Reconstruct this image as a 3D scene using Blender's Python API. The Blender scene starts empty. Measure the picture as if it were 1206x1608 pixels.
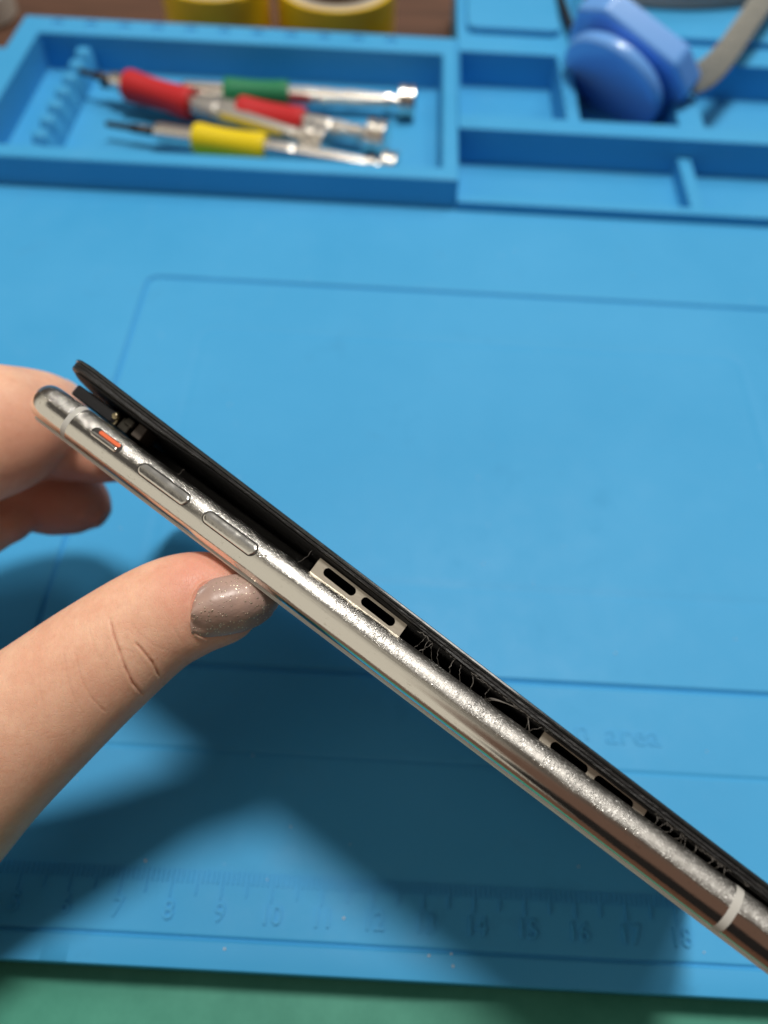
import bpy, bmesh, math, random
from mathutils import Vector, Matrix, noise
from mathutils.bvhtree import BVHTree
random.seed(7)
S = 0.01                      # builders work in centimetres, the scene is in metres
sc = bpy.context.scene
# ------------------------------------------------------------------ camera
TH, RO, H, FPX = math.radians(56.6), math.radians(3.1), 16.7, 1208.0
X0 = Vector((1, 0, 0)); CF = Vector((0, math.cos(TH), -math.sin(TH))); U0 = Vector((0, math.sin(TH), math.cos(TH)))
CR = math.cos(RO) * X0 + math.sin(RO) * U0
CU = -math.sin(RO) * X0 + math.cos(RO) * U0
CC = Vector((0, 0, H))
cam = bpy.data.cameras.new('camera'); camo = bpy.data.objects.new('camera', cam); sc.collection.objects.link(camo)
cam.sensor_fit = 'VERTICAL'; cam.sensor_height = 24; cam.sensor_width = 18
cam.lens = 24 * FPX / 1608
cam.clip_start = 0.005; cam.clip_end = 50
cam.dof.use_dof = True; cam.dof.focus_distance = 0.110; cam.dof.aperture_fstop = 8.0
m = Matrix((CR, CU, -CF)).transposed().to_4x4(); m.translation = CC * S
camo.matrix_world = m
sc.camera = camo
def dpt(u, v, z): return CC + (CF + CR * ((u - 603) / FPX) - CU * ((v - 804) / FPX)) * z   # cm point on a sight line
# ------------------------------------------------------------------ world (dim warm room seen in the metal)
W = bpy.data.worlds.new('World'); sc.world = W; W.use_nodes = True
nt = W.node_tree; nt.nodes.clear()
def N(t, **k):
    n = nt.nodes.new(t)
    for a, b in k.items(): setattr(n, a, b)
    return n
tc = N('ShaderNodeTexCoord'); out = N('ShaderNodeOutputWorld'); bg = N('ShaderNodeBackground')
nt.links.new(bg.outputs[0], out.inputs[0])
def lobe(d, lo, hi):
    d = Vector(d).normalized()
    v = N('ShaderNodeVectorMath', operation='DOT_PRODUCT'); v.inputs[1].default_value = d
    nt.links.new(tc.outputs['Generated'], v.inputs[0])
    r = N('ShaderNodeMapRange'); r.interpolation_type = 'SMOOTHSTEP'
    r.inputs[1].default_value = math.cos(math.radians(lo)); r.inputs[2].default_value = math.cos(math.radians(hi))
    nt.links.new(v.outputs['Value'], r.inputs[0]); return r.outputs[0]
def mixc(fac, a, b):
    mx = N('ShaderNodeMix', data_type='RGBA')
    nt.links.new(fac, mx.inputs[0])
    if isinstance(a, tuple): mx.inputs[6].default_value = (*a, 1)
    else: nt.links.new(a, mx.inputs[6])
    mx.inputs[7].default_value = (*b, 1); return mx.outputs[2]
WORLD_BASE = (.15, .13, .11)
col = mixc(lobe((.2, .55, .8), 50, 30), WORLD_BASE, (.47, .45, .42))           # bright ceiling beyond
col = mixc(lobe((-.86, -.38, .36), 62, 36), col, (1.18, 1.08, .90))              # pale wall to the left
col = mixc(lobe((.04, -.78, .62), 33, 24), col, (.24, .14, .10))              # brown patch added to give the rail its brown reflected band
col = mixc(lobe((-.08, -.97, .14), 30, 25), col, (.030, .026, .024))           # the dark clothes of whoever takes the picture
col = mixc(lobe((-.60, .05, .80), 16, 7), col, (.15, .135, .12))  # small dark patch added for the rail to reflect
nt.links.new(col, bg.inputs[0]); bg.inputs[1].default_value = 0.54
# ------------------------------------------------------------------ lamps
def area(name, loc, target, size, power, color):
    l = bpy.data.lights.new(name, 'AREA'); l.shape = 'DISK'; l.size = size; l.energy = power; l.color = color
    o = bpy.data.objects.new(name, l); sc.collection.objects.link(o)
    o.location = Vector(loc) * S; o.rotation_euler = (Vector(target) - Vector(loc)).to_track_quat('-Z', 'Y').to_euler()
    return o
area('ceiling_lamp', (8, 42, 135), (0, 8, 0), 0.24, 15.2, (1, .955, .88))
area('far_ceiling_lamp', (75, 120, 190), (0, 8, 0), 0.6, 9.0, (1, .95, .88))
sc.view_settings.view_transform = 'Standard'; sc.view_settings.look = 'None'
sc.view_settings.exposure = 0.0; sc.view_settings.gamma = 1
sc.render.engine = 'CYCLES'; sc.cycles.max_bounces = 8; sc.cycles.use_denoising = True
# ------------------------------------------------------------------ helpers
def lin(r, g, b): return tuple(((c / 255) / 12.92 if c / 255 <= .04045 else ((c / 255 + .055) / 1.055) ** 2.4) for c in (r, g, b))
class Mat:
    def __init__(s, name, color, rough=.5, metal=0., **kw):
        s.m = bpy.data.materials.new(name); s.m.use_nodes = True; s.t = s.m.node_tree
        s.b = s.t.nodes['Principled BSDF']; s.b.inputs['Base Color'].default_value = (*color, 1)
        s.b.inputs['Roughness'].default_value = rough; s.b.inputs['Metallic'].default_value = metal
        for k, v in kw.items(): s.b.inputs[k.replace('_', ' ')].default_value = v
        s.co = None
    def n(s, t, **k):
        x = s.t.nodes.new(t)
        for a, b in k.items(): setattr(x, a, b)
        return x
    def link(s, a, b): s.t.links.new(a, b)
    def coord(s, scale=(1, 1, 1)):
        c = s.n('ShaderNodeTexCoord'); mp = s.n('ShaderNodeMapping'); mp.inputs['Scale'].default_value = [100 * q for q in scale]
        s.link(c.outputs['Object'], mp.inputs[0]); return mp.outputs[0]
    def noise(s, scale, detail=3, rough=.5, sc3=(1, 1, 1), dist=0.):
        x = s.n('ShaderNodeTexNoise'); x.inputs['Scale'].default_value = scale; x.inputs['Detail'].default_value = detail
        x.inputs['Roughness'].default_value = rough; x.inputs['Distortion'].default_value = dist
        s.link(s.coord(sc3), x.inputs['Vector']); return x.outputs['Fac']
    def ramp(s, f, stops):
        r = s.n('ShaderNodeValToRGB'); e = r.color_ramp.elements
        while len(e) < len(stops): e.new(.5)
        for q, (p, c) in zip(e, stops):
            q.position = p; q.color = (*c, 1) if isinstance(c, tuple) else (c, c, c, 1)
        s.link(f, r.inputs[0]); return r.outputs[0]
    def map(s, f, a, b, c, d, smooth=False):
        r = s.n('ShaderNodeMapRange')
        if smooth: r.interpolation_type = 'SMOOTHSTEP'
        for i, v in enumerate((a, b, c, d)): r.inputs[i + 1].default_value = v
        s.link(f, r.inputs[0]); return r.outputs[0]
    def math(s, op, a, b=None):
        x = s.n('ShaderNodeMath', operation=op)
        for i, v in enumerate((a, b)):
            if v is None: continue
            if isinstance(v, (int, float)): x.inputs[i].default_value = v
            else: s.link(v, x.inputs[i])
        return x.outputs[0]
    def mix(s, f, a, b):
        x = s.n('ShaderNodeMix', data_type='RGBA')
        if isinstance(f, (int, float)): x.inputs[0].default_value = f
        else: s.link(f, x.inputs[0])
        for i, v in ((6, a), (7, b)):
            if isinstance(v, tuple): x.inputs[i].default_value = (*v, 1)
            else: s.link(v, x.inputs[i])
        return x.outputs[2]
    def base(s, c): s.link(c, s.b.inputs['Base Color'])
    def rough(s, c): s.link(c, s.b.inputs['Roughness'])
    def bump(s, h, dist, strength=1., prev=None):     # dist in cm
        x = s.n('ShaderNodeBump'); x.inputs['Strength'].default_value = strength; x.inputs['Distance'].default_value = dist * S
        s.link(h, x.inputs['Height'])
        if prev is not None: s.link(prev, x.inputs['Normal'])
        s.link(x.outputs[0], s.b.inputs['Normal']); return x.outputs[0]
def link(o, parent=None):
    sc.collection.objects.link(o)
    if parent is not None: o.parent = parent
    return o
def tag(o, label=None, cat=None, group=None, kind=None):
    for k, v in (('label', label), ('category', cat), ('group', group), ('kind', kind)):
        if v: o[k] = v
    return o
def thing(name, loc, label, cat, group=None, mat=None):
    o = bpy.data.objects.new(name, None); o.empty_display_size = .01; link(o)
    if mat is not None: o.matrix_world = mat
    else: o.location = Vector(loc) * S
    return tag(o, label, cat, group)
def obj(name, verts, faces, mat, parent=None, smooth=False, bevel=0, seg=2, angle=35, subsurf=0):
    me = bpy.data.meshes.new(name); me.from_pydata([tuple(Vector(v) * S) for v in verts], [], faces); me.update()
    bm = bmesh.new(); bm.from_mesh(me); bmesh.ops.recalc_face_normals(bm, faces=bm.faces); bm.to_mesh(me); bm.free()
    me.materials.append(mat.m if isinstance(mat, Mat) else mat)
    o = link(bpy.data.objects.new(name, me), parent)
    if smooth:
        me.shade_smooth()
    if bevel:
        b = o.modifiers.new('bevel', 'BEVEL'); b.width = bevel * S; b.segments = seg; b.limit_method = 'ANGLE'; b.angle_limit = math.radians(angle)
        me.shade_smooth(); b.harden_normals = False
        e = o.modifiers.new('wn', 'WEIGHTED_NORMAL'); e.keep_sharp = True
    if subsurf:
        q = o.modifiers.new('ss', 'SUBSURF'); q.levels = q.render_levels = subsurf
    return o
class MB:
    def __init__(s): s.v = []; s.f = []
    def add(s, v, f):
        n = len(s.v); s.v += [tuple(q) for q in v]; s.f += [tuple(i + n for i in g) for g in f]; return s
    def box(s, a, b, M=None):
        v = [Vector((x, y, z)) for x in (a[0], b[0]) for y in (a[1], b[1]) for z in (a[2], b[2])]
        if M is not None: v = [M @ q for q in v]
        return s.add(v, [(0, 1, 3, 2), (4, 6, 7, 5), (0, 4, 5, 1), (2, 3, 7, 6), (0, 2, 6, 4), (1, 5, 7, 3)])
    def lathe(s, prof, n=32, M=None, caps=True, phase=0.):     # prof: (x along axis, radius); axis = local X
        v = []; f = []
        for (x, r) in prof:
            for k in range(n):
                a = 2 * math.pi * k / n + phase
                q = Vector((x, r * math.cos(a), r * math.sin(a))); v.append(M @ q if M is not None else q)
        for i in range(len(prof) - 1):
            for k in range(n): f.append((i * n + k, i * n + (k + 1) % n, (i + 1) * n + (k + 1) % n, (i + 1) * n + k))
        if caps: f.append(tuple(range(n))); f.append(tuple(range((len(prof) - 1) * n, len(prof) * n)))
        return s.add(v, f)
    def tube(s, pts, r, n=6):
        pts = [Vector(p) for p in pts]; v = []; f = []
        for i, p in enumerate(pts):
            d = (pts[min(i + 1, len(pts) - 1)] - pts[max(i - 1, 0)]).normalized()
            a = d.orthogonal().normalized(); b = d.cross(a)
            rr = r if isinstance(r, (int, float)) else r[i]
            for k in range(n):
                t = 2 * math.pi * k / n; v.append(p + a * rr * math.cos(t) + b * rr * math.sin(t))
        for i in range(len(pts) - 1):
            for k in range(n): f.append((i * n + k, i * n + (k + 1) % n, (i + 1) * n + (k + 1) % n, (i + 1) * n + k))
        f.append(tuple(range(n))); f.append(tuple(range((len(pts) - 1) * n, len(pts) * n)))
        return s.add(v, f)
    def prism(s, poly, z0, z1, M=None):
        n = len(poly); v = [Vector((x, y, z0)) for x, y in poly] + [Vector((x, y, z1)) for x, y in poly]
        if M is not None: v = [M @ q for q in v]
        return s.add(v, [tuple(range(n)), tuple(range(n, 2 * n))] + [(k, (k + 1) % n, n + (k + 1) % n, n + k) for k in range(n)])
    def build(s, name, mat, parent=None, **k): return obj(name, s.v, s.f, mat, parent, **k)
def rrect(x0, y0, x1, y1, r, n=8):
    p = []
    for cx, cy, a0 in ((x1 - r, y1 - r, 0), (x0 + r, y1 - r, 90), (x0 + r, y0 + r, 180), (x1 - r, y0 + r, 270)):
        for k in range(n + 1):
            a = math.radians(a0 + 90 * k / n); p.append((cx + r * math.cos(a), cy + r * math.sin(a)))
    return p
def evaluated(o, name=None):
    dg = bpy.context.evaluated_depsgraph_get(); me = bpy.data.meshes.new_from_object(o.evaluated_get(dg)); return me
# ------------------------------------------------------------------ materials
def silicone():
    M = Mat('blue_silicone', (.042, .335, .67), .55, Specular_IOR_Level=.22)
    f = M.noise(.12, 4, .6); f2 = M.noise(1.1, 5, .65)
    c = M.mix(M.map(f, .3, .7, 0, 1), (.046, .33, .645), (.066, .37, .70))
    c = M.mix(M.math('MULTIPLY', M.map(f2, .55, .8, 0, 1), .14), c, (.14, .42, .72))
    st_ = M.noise(.55, 7, .75); c = M.mix(M.math('MULTIPLY', M.map(st_, .60, .72, 0, 1), .35), c, (.028, .26, .53))
    dust = M.n('ShaderNodeTexVoronoi'); dust.inputs['Scale'].default_value = .75; M.link(M.coord(), dust.inputs['Vector'])
    d = M.map(dust.outputs['Distance'], .02, .045, .30, 0); c = M.mix(d, c, (.30, .5, .7))
    M.base(c); M.rough(M.map(f2, .3, .7, .48, .62))
    b = M.bump(M.noise(38, 2, .6), .002, .5); M.bump(M.noise(1.6, 3, .6), .012, .35, b)
    return M
m_sil = silicone()
m_green = Mat('green_cutting_mat', (.03, .25, .18), .6)
m_green.base(m_green.mix(m_green.map(m_green.noise(.9, 5, .7), .35, .75, 0, 1), (.03, .235, .165), (.055, .30, .215)))
m_green.bump(m_green.noise(30, 3), .003, .6)
m_wood = Mat('brown_desk', (.10, .045, .025), .45)
m_wood.base(m_wood.ramp(m_wood.noise(.35, 6, .6, (.3, 3, 1), .6), [(.3, (.055, .028, .018)), (.7, (.15, .07, .042))]))
m_steel = Mat('brushed_screwdriver_steel', (.78, .74, .68), .24, 1.0)
m_steel.bump(m_steel.noise(14, 3, .6, (1, 1, 1)), .01, .5)
m_darksteel = Mat('blackened_steel', (.06, .05, .045), .4, .8)
def rubber(n, c): 
    M = Mat(n, c, .55, Specular_IOR_Level=.3); M.bump(M.noise(25, 2), .004, .4); return M
m_red = rubber('red_rubber', (.52, .018, .022)); m_grn = rubber('green_rubber', (.015, .20, .085)); m_yel = rubber('yellow_rubber', (.80, .60, .005))
m_tape = Mat('yellow_tape', (.72, .42, .008), .32, Coat_Weight=.3)
m_tape.base(m_tape.mix(m_tape.map(m_tape.noise(.8, 3), .3, .7, 0, 1), (.82, .50, .012), (.92, .62, .02)))
m_core = Mat('pale_tape_side', (.42, .37, .30), .7)
m_lblue = Mat('light_blue_plastic', (.15, .39, .88), .32, Coat_Weight=.4)
m_strap = Mat('grey_woven_webbing', (.27, .27, .24), .85)
m_strap.base(m_strap.mix(m_strap.map(m_strap.noise(12, 2), .35, .65, 0, 1), (.20, .205, .185), (.36, .35, .31)))
m_strap.bump(m_strap.noise(16, 2), .02, .8)
m_paper = Mat('grey_paper_edges', (.42, .36, .34), .8)
m_paper.base(m_paper.mix(m_paper.map(m_paper.noise(3.0, 3, .6, (.02, .02, 4)), .35, .65, 0, 1), (.24, .20, .19), (.52, .46, .43)))
m_black = Mat('matte_black', (.006, .006, .007), .5)
m_white = Mat('cream_plastic', (.62, .58, .52), .4)
# ------------------------------------------------------------------ setting: desk
d = MB(); d.box((-70, -40, -4), (70, 90, -1.3)); tag(d.build('desk', m_wood, bevel=.2), kind='structure')
g = MB(); g.box((-32, -3.5, -1.3), (34, 22, -1.0))
tag(g.build('cutting_mat', m_green, bevel=.04), 'green cutting mat on the desk under the front edge of the blue mat', 'cutting mat')
# ------------------------------------------------------------------ blue repair mat
rm = thing('repair_mat', (0, 12, -1), 'blue silicone repair mat with ruler markings, grooves and moulded part trays', 'repair mat')
rm_inv = Vector((0, 12, -1))
def rel(v, o): return [Vector(q) - Vector(o) for q in v]
def rr_sdf(x, y, x0, y0, x1, y1, r):
    cx, cy = (x0 + x1) / 2, (y0 + y1) / 2; hx, hy = (x1 - x0) / 2 - r, (y1 - y0) / 2 - r
    qx, qy = abs(x - cx) - hx, abs(y - cy) - hy
    return math.hypot(max(qx, 0), max(qy, 0)) + min(max(qx, qy), 0) - r
def gro(d, w): 
    t = abs(d) / w
    return 0 if t >= 1 else (1 - t * t) ** 2
R1 = (-7.95, 6.58, 21.5, 19.6, .35); R2 = (-5.8, 8.9, 10.55, 17.35, .5)
def hgt(x, y):
    z = 0.0
    z -= .10 * gro(rr_sdf(x, y, *R1), .085)
    d2 = rr_sdf(x, y, *R2); z -= .014 * gro(d2, .22)
    z -= .035 * gro(y - 4.66, .06)
    z -= .085 * gro(y - 1.14, .045)
    return z
def axis(a, b, marks, coarse=.55, fine=.03, w=.14):
    s = set(); x = a
    while x < b: s.add(round(x, 4)); x += coarse
    s.add(b)
    for m_ in marks:
        k = -w
        while k <= w + 1e-6: s.add(round(m_ + k, 4)); k += fine
    r = sorted(q for q in s if a <= q <= b); o = [r[0]]
    for q in r[1:]:
        if q - o[-1] > .008: o.append(q)
    return o
xs = axis(-19, 27, [-7.95, -7.85, -7.75, -7.65, 21.5] + [-5.8 + .1 * k for k in range(-2, 5)] + [10.1, 10.3, 10.5, 10.7])
ys = axis(.62, 24.2, [1.14, 4.66, 6.58, 6.7, 6.85, 19.6, 19.5, 19.3] + [17.35, 17.15, 16.95, 8.9, 9.1])
v = []; f = []
for j, y in enumerate(ys):
    for i, x in enumerate(xs): v.append((x, y, hgt(x, y)))
nx, ny = len(xs), len(ys)
for j in range(ny - 1):
    for i in range(nx - 1): f.append((j * nx + i, j * nx + i + 1, (j + 1) * nx + i + 1, (j + 1) * nx + i))
ring = [(i, 0) for i in range(nx)] + [(nx - 1, j) for j in range(1, ny)] + [(i, ny - 1) for i in range(nx - 2, -1, -1)] + [(0, j) for j in range(ny - 2, 0, -1)]
b0 = len(v)
for (i, j) in ring:
    x, y = xs[i], ys[j]; v.append((x, y, -.06))
b1 = len(v)
for (i, j) in ring: v.append((xs[i], ys[j], -1.0))
# soften the top rim by pulling it in slightly
for (i, j) in ring:
    q = v[j * nx + i]; dx = .03 * ((i == 0) - (i == nx - 1)); dy = .03 * ((j == 0) - (j == ny - 1)); v[j * nx + i] = (q[0] + dx, q[1] + dy, q[2])
n = len(ring)
for k in range(n):
    a = ring[k][1] * nx + ring[k][0]; c = ring[(k + 1) % n][1] * nx + ring[(k + 1) % n][0]
    f.append((a, b0 + k, b0 + (k + 1) % n, c)); f.append((b0 + k, b1 + k, b1 + (k + 1) % n, b0 + (k + 1) % n))
f.append(tuple(b1 + k for k in range(n)))
o = obj('work_surface', rel(v, rm_inv), f, m_sil, rm, smooth=True)
e = o.modifiers.new('wn', 'WEIGHTED_NORMAL')
# trays as stepped solids
def stepped(xl, yl, hh, zb):
    """cells hh[j][i] heights (None = empty) -> closed solid"""
    v = {}; V = []; F = []
    def vid(p):
        if p not in v: v[p] = len(V); V.append(p)
        return v[p]
    zs = sorted({h for r in hh for h in r if h is not None} | {zb})
    def quad(a, b, c, d_): F.append((vid(a), vid(b), vid(c), vid(d_)))
    nxc, nyc = len(xl) - 1, len(yl) - 1
    get = lambda i, j: hh[j][i] if 0 <= i < nxc and 0 <= j < nyc and hh[j][i] is not None else zb
    for j in range(nyc):
        for i in range(nxc):
            h = hh[j][i]
            if h is None: continue
            x0, x1, y0, y1 = xl[i], xl[i + 1], yl[j], yl[j + 1]
            quad((x0, y0, h), (x1, y0, h), (x1, y1, h), (x0, y1, h)); quad((x0, y0, zb), (x0, y1, zb), (x1, y1, zb), (x1, y0, zb))
            for (di, dj, p, q) in ((-1, 0, (x0, y0), (x0, y1)), (1, 0, (x1, y0), (x1, y1)), (0, -1, (x0, y0), (x1, y0)), (0, 1, (x0, y1), (x1, y1))):
                g_ = get(i + di, j + dj)
                if g_ < h:
                    lv = [z for z in zs if g_ <= z <= h]
                    for za, zc in zip(lv, lv[1:]): quad((*p, za), (*q, za), (*q, zc), (*p, zc))
    return V, F
# left tray
TL = 1.1
FL = -.34
xl = [-15.85, -14.92, 1.36, 1.95]; yl = [24.0, 24.72, 32.48, 33.8]
hh = [[TL, TL, TL], [TL, FL, TL], [TL, TL, TL]]
V_, F_ = stepped(xl, yl, hh, -1.0)
tray = obj('screwdriver_tray', rel(V_, rm_inv), F_, m_sil, rm, bevel=.10, seg=3)
wg = MB(); wg.box((-19, 24.22, -.9), (-15.86, 33.3, -.002)); wg.v = rel(wg.v, rm_inv); wg.build('side_flange', m_sil, rm, bevel=.05)
# dimples along the rear rim
cut = MB()
for k in range(11):
    c = Vector((-14.37 + 1.362 * k, 33.28, TL + .10)) - rm_inv
    prof = [(-.28 * math.cos(t), .28 * math.sin(t)) for t in [math.pi * q / 10 for q in range(11)]]
    prof[0] = (-.28, .004); prof[-1] = (.28, .004)
    cut.lathe(prof, 20, Matrix.Translation(c) @ Matrix.Rotation(math.pi / 2, 4, 'Y'))
co = cut.build('cutter', m_sil)
bo = tray.modifiers.new('dimples', 'BOOLEAN'); bo.object = co; bo.operation = 'DIFFERENCE'; bo.solver = 'EXACT'
bpy.context.view_layer.update()
co.matrix_world = rm.matrix_world if False else Matrix.Translation(rm_inv * S)
bpy.context.view_layer.update()
me = evaluated(tray); tray.modifiers.clear(); tray.data = me
bpy.data.objects.remove(co)
# comb of screwdriver rests inside the tray
cb = MB(); prof = []
y = 24.74; pk = [25.2 + .985 * k for k in range(8)]
pts = []
NY = 90
for k in range(NY + 1):
    yy = 24.74 + (32.46 - 24.74) * k / NY
    dmin = min(abs(yy - p) for p in pk)
    z = .02 + .70 * max(0, 1 - (dmin / .42) ** 4) if dmin < .42 else .02
    pts.append((yy, z))
for k, (yy, z) in enumerate(pts):
    for x, zz in ((-13.46, FL + .01), (-13.42, z - .06), (-13.34, z), (-12.98, z), (-12.90, z - .06), (-12.84, FL + .01)): cb.v.append((x, yy, zz))
for k in range(NY):
    for i in range(5): cb.f.append((k * 6 + i, k * 6 + i + 1, (k + 1) * 6 + i + 1, (k + 1) * 6 + i))
cb.f.append(tuple(range(6))); cb.f.append(tuple(NY * 6 + i for i in range(6)))
cb.v = rel(cb.v, rm_inv); cb.build('comb_rest', m_sil, rm, smooth=True)
# right compartments
xr = [1.955, 6.0, 6.52, 10.05, 10.20, 10.70, 11.15, 18.0, 18.6, 27]
yr = [23.9, 24.3, 27.3, 28.22, 32.9, 33.8, 34.3, 40.5]
lip, fl, Tt = .34, -.34, 1.05
hr = [
 [lip] * 9,
 [fl, fl, fl, fl, lip, fl, fl, lip, fl],
 [Tt] * 9,
 [fl, Tt, fl, fl, Tt, Tt, fl, Tt, fl],
 [Tt] * 9,
 [Tt] * 9,
 [Tt] * 9]
xr2 = [1.955, 2.05] + xr[1:]
hr = [[r[0] if r[0] != fl else Tt if k in (3,) else fl] + r for k, r in enumerate(hr)]
V_, F_ = stepped(xr2, yr, hr, -1.0)
obj('compartment_tray', rel(V_, rm_inv), F_, m_sil, rm, bevel=.10, seg=3)
for (x0, x1) in ((2.35, 6.25), (7.1, 16.5)):
    p = MB(); p.prism(rrect(x0, 34.35, x1, 40.2, .4), 1.054, 1.33); p.v = rel(p.v, rm_inv); p.build('raised_pad', m_sil, rm, bevel=.07, seg=3)
# ruler
tk = MB()
xt = lambda k: -6.72 + .9877 * k
for q in range(-60, 190):
    x = xt(q / 10)
    if x < -18 or x > 20: continue
    L = .50 if q % 10 == 0 else .44 if q % 5 == 0 else .22
    tk.box((x - .012, 2.30 - L, -.001), (x + .012, 2.30, .036))
tk.v = rel(tk.v, rm_inv); tk.build('ruler_scale', m_sil, rm)
def text(s, size, x, y, name, ex=.010, sx=1.0):
    cu = bpy.data.curves.new(name, 'FONT'); cu.body = s; cu.size = size; cu.extrude = ex; cu.align_x = 'CENTER'; cu.resolution_u = 3; cu.bevel_depth = .004; cu.bevel_resolution = 1
    t = bpy.data.objects.new(name, cu); link(t); bpy.context.view_layer.update()
    me = evaluated(t); bpy.data.objects.remove(t)
    me.transform(Matrix.Diagonal((sx * S, S, S, 1)))
    me.materials.clear(); me.materials.append(m_sil.m)
    o = link(bpy.data.objects.new(name, me), rm); o.location = (Vector((x, y, .004)) - rm_inv) * S; return o
for k in range(-5, 14): text(str(k + 5), .48, xt(k) + .03, 1.42, 'ruler_numeral', ex=.034, sx=.92)
text('area', .62, 5.74, 5.27, 'moulded_lettering', sx=1.16)
text('n', .62, 4.62, 5.32, 'moulded_lettering', sx=1.16)
# ------------------------------------------------------------------ dust on the mat
du = MB()
for (x, y, r) in [(-4.35, 2.42, .03), (-2.55, .98, .03), (1.3, 1.05, .03), (1.75, .9, .028), (1.72, 1.1, .025), (-1.9, 2.2, .02), (-1.55, 3.2, .02), (-.35, 1.6, .03), (6.55, 1.35, .02)] + \
        [(random.uniform(-9, 11), random.uniform(1.5, 22), random.uniform(.010, .022)) for _ in range(26)]:
    du.lathe([(-r * .8, r * .3), (0, r), (r * .8, r * .3)], 6, Matrix.Translation((x, y, r * .5)) @ Matrix.Rotation(random.random() * 3, 4, 'Z'))
tag(du.build('dust', Mat('pale_dust', (.6, .62, .62), .6), smooth=True), 'tiny pale dust specks scattered over the blue mat', 'dust', kind='stuff')
# ------------------------------------------------------------------ screwdrivers
def screwdriver(a, b, stations, grip_mat, label, grip_r=.56):
    """a: tip, b: cap end (cm, world); stations: fractions for blade end, collar end, grip end, shaft end, cap start"""
    a, b = Vector(a), Vector(b); L = (b - a).length; d_ = (b - a).normalized()
    M = d_.to_track_quat('X', 'Z').to_matrix().to_4x4(); M.translation = a * S
    t = thing('precision_screwdriver', a, label, 'screwdriver', 'screwdrivers lying in the blue tray', mat=M)
    s1, s2, s3, s4, s5 = [q * L for q in stations]
    MB().lathe([(0, .06), (.1, .11), (s1 * .5, .12), (s1 * .55, .16), (s1 + .05, .18)], 14).build('blade', m_darksteel, t, smooth=True)
    MB().lathe([(s1, .18), (s1 + .12, .31), (s1 + .3, .34), (s2 + .04, .34)], 24).build('collar', m_steel, t, bevel=.02)
    g = MB(); pr = []
    for k in range(17):
        q = k / 16; pr.append((s2 + (s3 - s2) * q, grip_r * (1 - .13 * math.sin(math.pi * q)) if 0 < k < 16 else grip_r * .9))
    g.lathe(pr, 32).build('grip_sleeve', grip_mat, t, bevel=.04, seg=2, angle=50)
    sh = MB(); sh.lathe([(s3 - .03, .36), (s3 + .9, .36), (s3 + 1.1, .31), (s3 + 1.2, .36), (s3 + 2.1, .30), (s3 + 2.3, .34), (s4 - .5, .29), (s4, .27)], 6, phase=.3)
    sh.build('handle_shaft', m_steel, t, bevel=.025)
    MB().lathe([(s4 - .02, .2), (s4 + .05, .32), (s4 + .3, .32), (s4 + .35, .19), (s5 + .02, .19)], 20).build('neck', m_steel, t, bevel=.02)
    cp = MB(); n_ = 24; r = .62
    cp.lathe([(s5, .34), (s5 + .06, r), (s5 + .32, r), (s5 + .36, r * .86), (s5 + .42, r * .86), (s5 + .46, r), (L - .06, r), (L, r * .86)], n_)
    cp.build('spinning_cap', m_steel, t, bevel=.02)
    return t
def fr(L, *q): return [x / L for x in q]
screwdriver((-12.1, 30.25, .28), (.35, 30.35, .22), (.255, .395, .60, .90, .945), m_grn, 'steel precision screwdriver with green grip sleeve, farthest back in the blue tray')
screwdriver((-10.6, 30.0, .28), (-.65, 27.7, .22), (.22, .42, .68, .86, .92), m_red, 'steel precision screwdriver with red grip, pinned between the green one and the front red one')
screwdriver((-12.85, 30.45, .70), (-2.85, 27.05, .25), (.13, .20, .47, .87, .91), m_red, 'steel precision screwdriver with red grip leaning its tip towards the comb rest, front red one', .60)
screwdriver((-11.25, 27.6, .28), (-.2, 25.75, .22), (.17, .315, .56, .90, .945), m_yel, 'steel precision screwdriver with yellow grip sleeve, nearest the tray front wall')
# ------------------------------------------------------------------ tape rolls
def roll(c, r, ri, h, label, seam):
    t = thing('tape_roll', (*c, -1.3), label, 'tape roll', 'yellow tape rolls behind the blue tray')
    p = [(ri, 0), (r, 0), (r + .02, .05), (r + .02, h - .06), (r - .03, h), (r - .16, h), (r - .2, h - .1), (ri, h - .1)]
    v = []; f = []; n = 72
    for k in range(n):
        a = 2 * math.pi * k / n
        for (rr, z) in p: v.append((rr * math.cos(a), rr * math.sin(a), z))
    m_ = len(p)
    for k in range(n):
        for i in range(m_): f.append((k * m_ + i, k * m_ + (i + 1) % m_, ((k + 1) % n) * m_ + (i + 1) % m_, ((k + 1) % n) * m_ + i))
    obj('tape', v, f, m_tape, t, bevel=.02, angle=50)
    v = []; f = []
    q = [(ri - .02, .04), (r - .24, .04), (r - .24, h - .06), (ri - .02, h - .06)]
    for k in range(n):
        a = 2 * math.pi * k / n
        for (rr, z) in q: v.append((rr * math.cos(a), rr * math.sin(a), z))
    for k in range(n):
        for i in range(4): f.append((k * 4 + i, k * 4 + (i + 1) % 4, ((k + 1) % n) * 4 + (i + 1) % 4, ((k + 1) % n) * 4 + i))
    obj('core', v, f, m_core, t, bevel=.02, angle=50)
    a = math.radians(seam); M = Matrix.Rotation(a, 4, 'Z')
    MB().box((r + .015, -.25, .08), (r + .05, .25, h - .1), M).build('tape_end', m_tape, t, bevel=.01)
roll((-8.62, 37.35), 2.32, 1.7, 2.75, 'yellow tape roll lying flat behind the tray, the left of the two', -48)
roll((-3.35, 37.75), 2.62, 1.9, 2.55, 'yellow tape roll lying flat behind the tray, the wider right one', 160)
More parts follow.
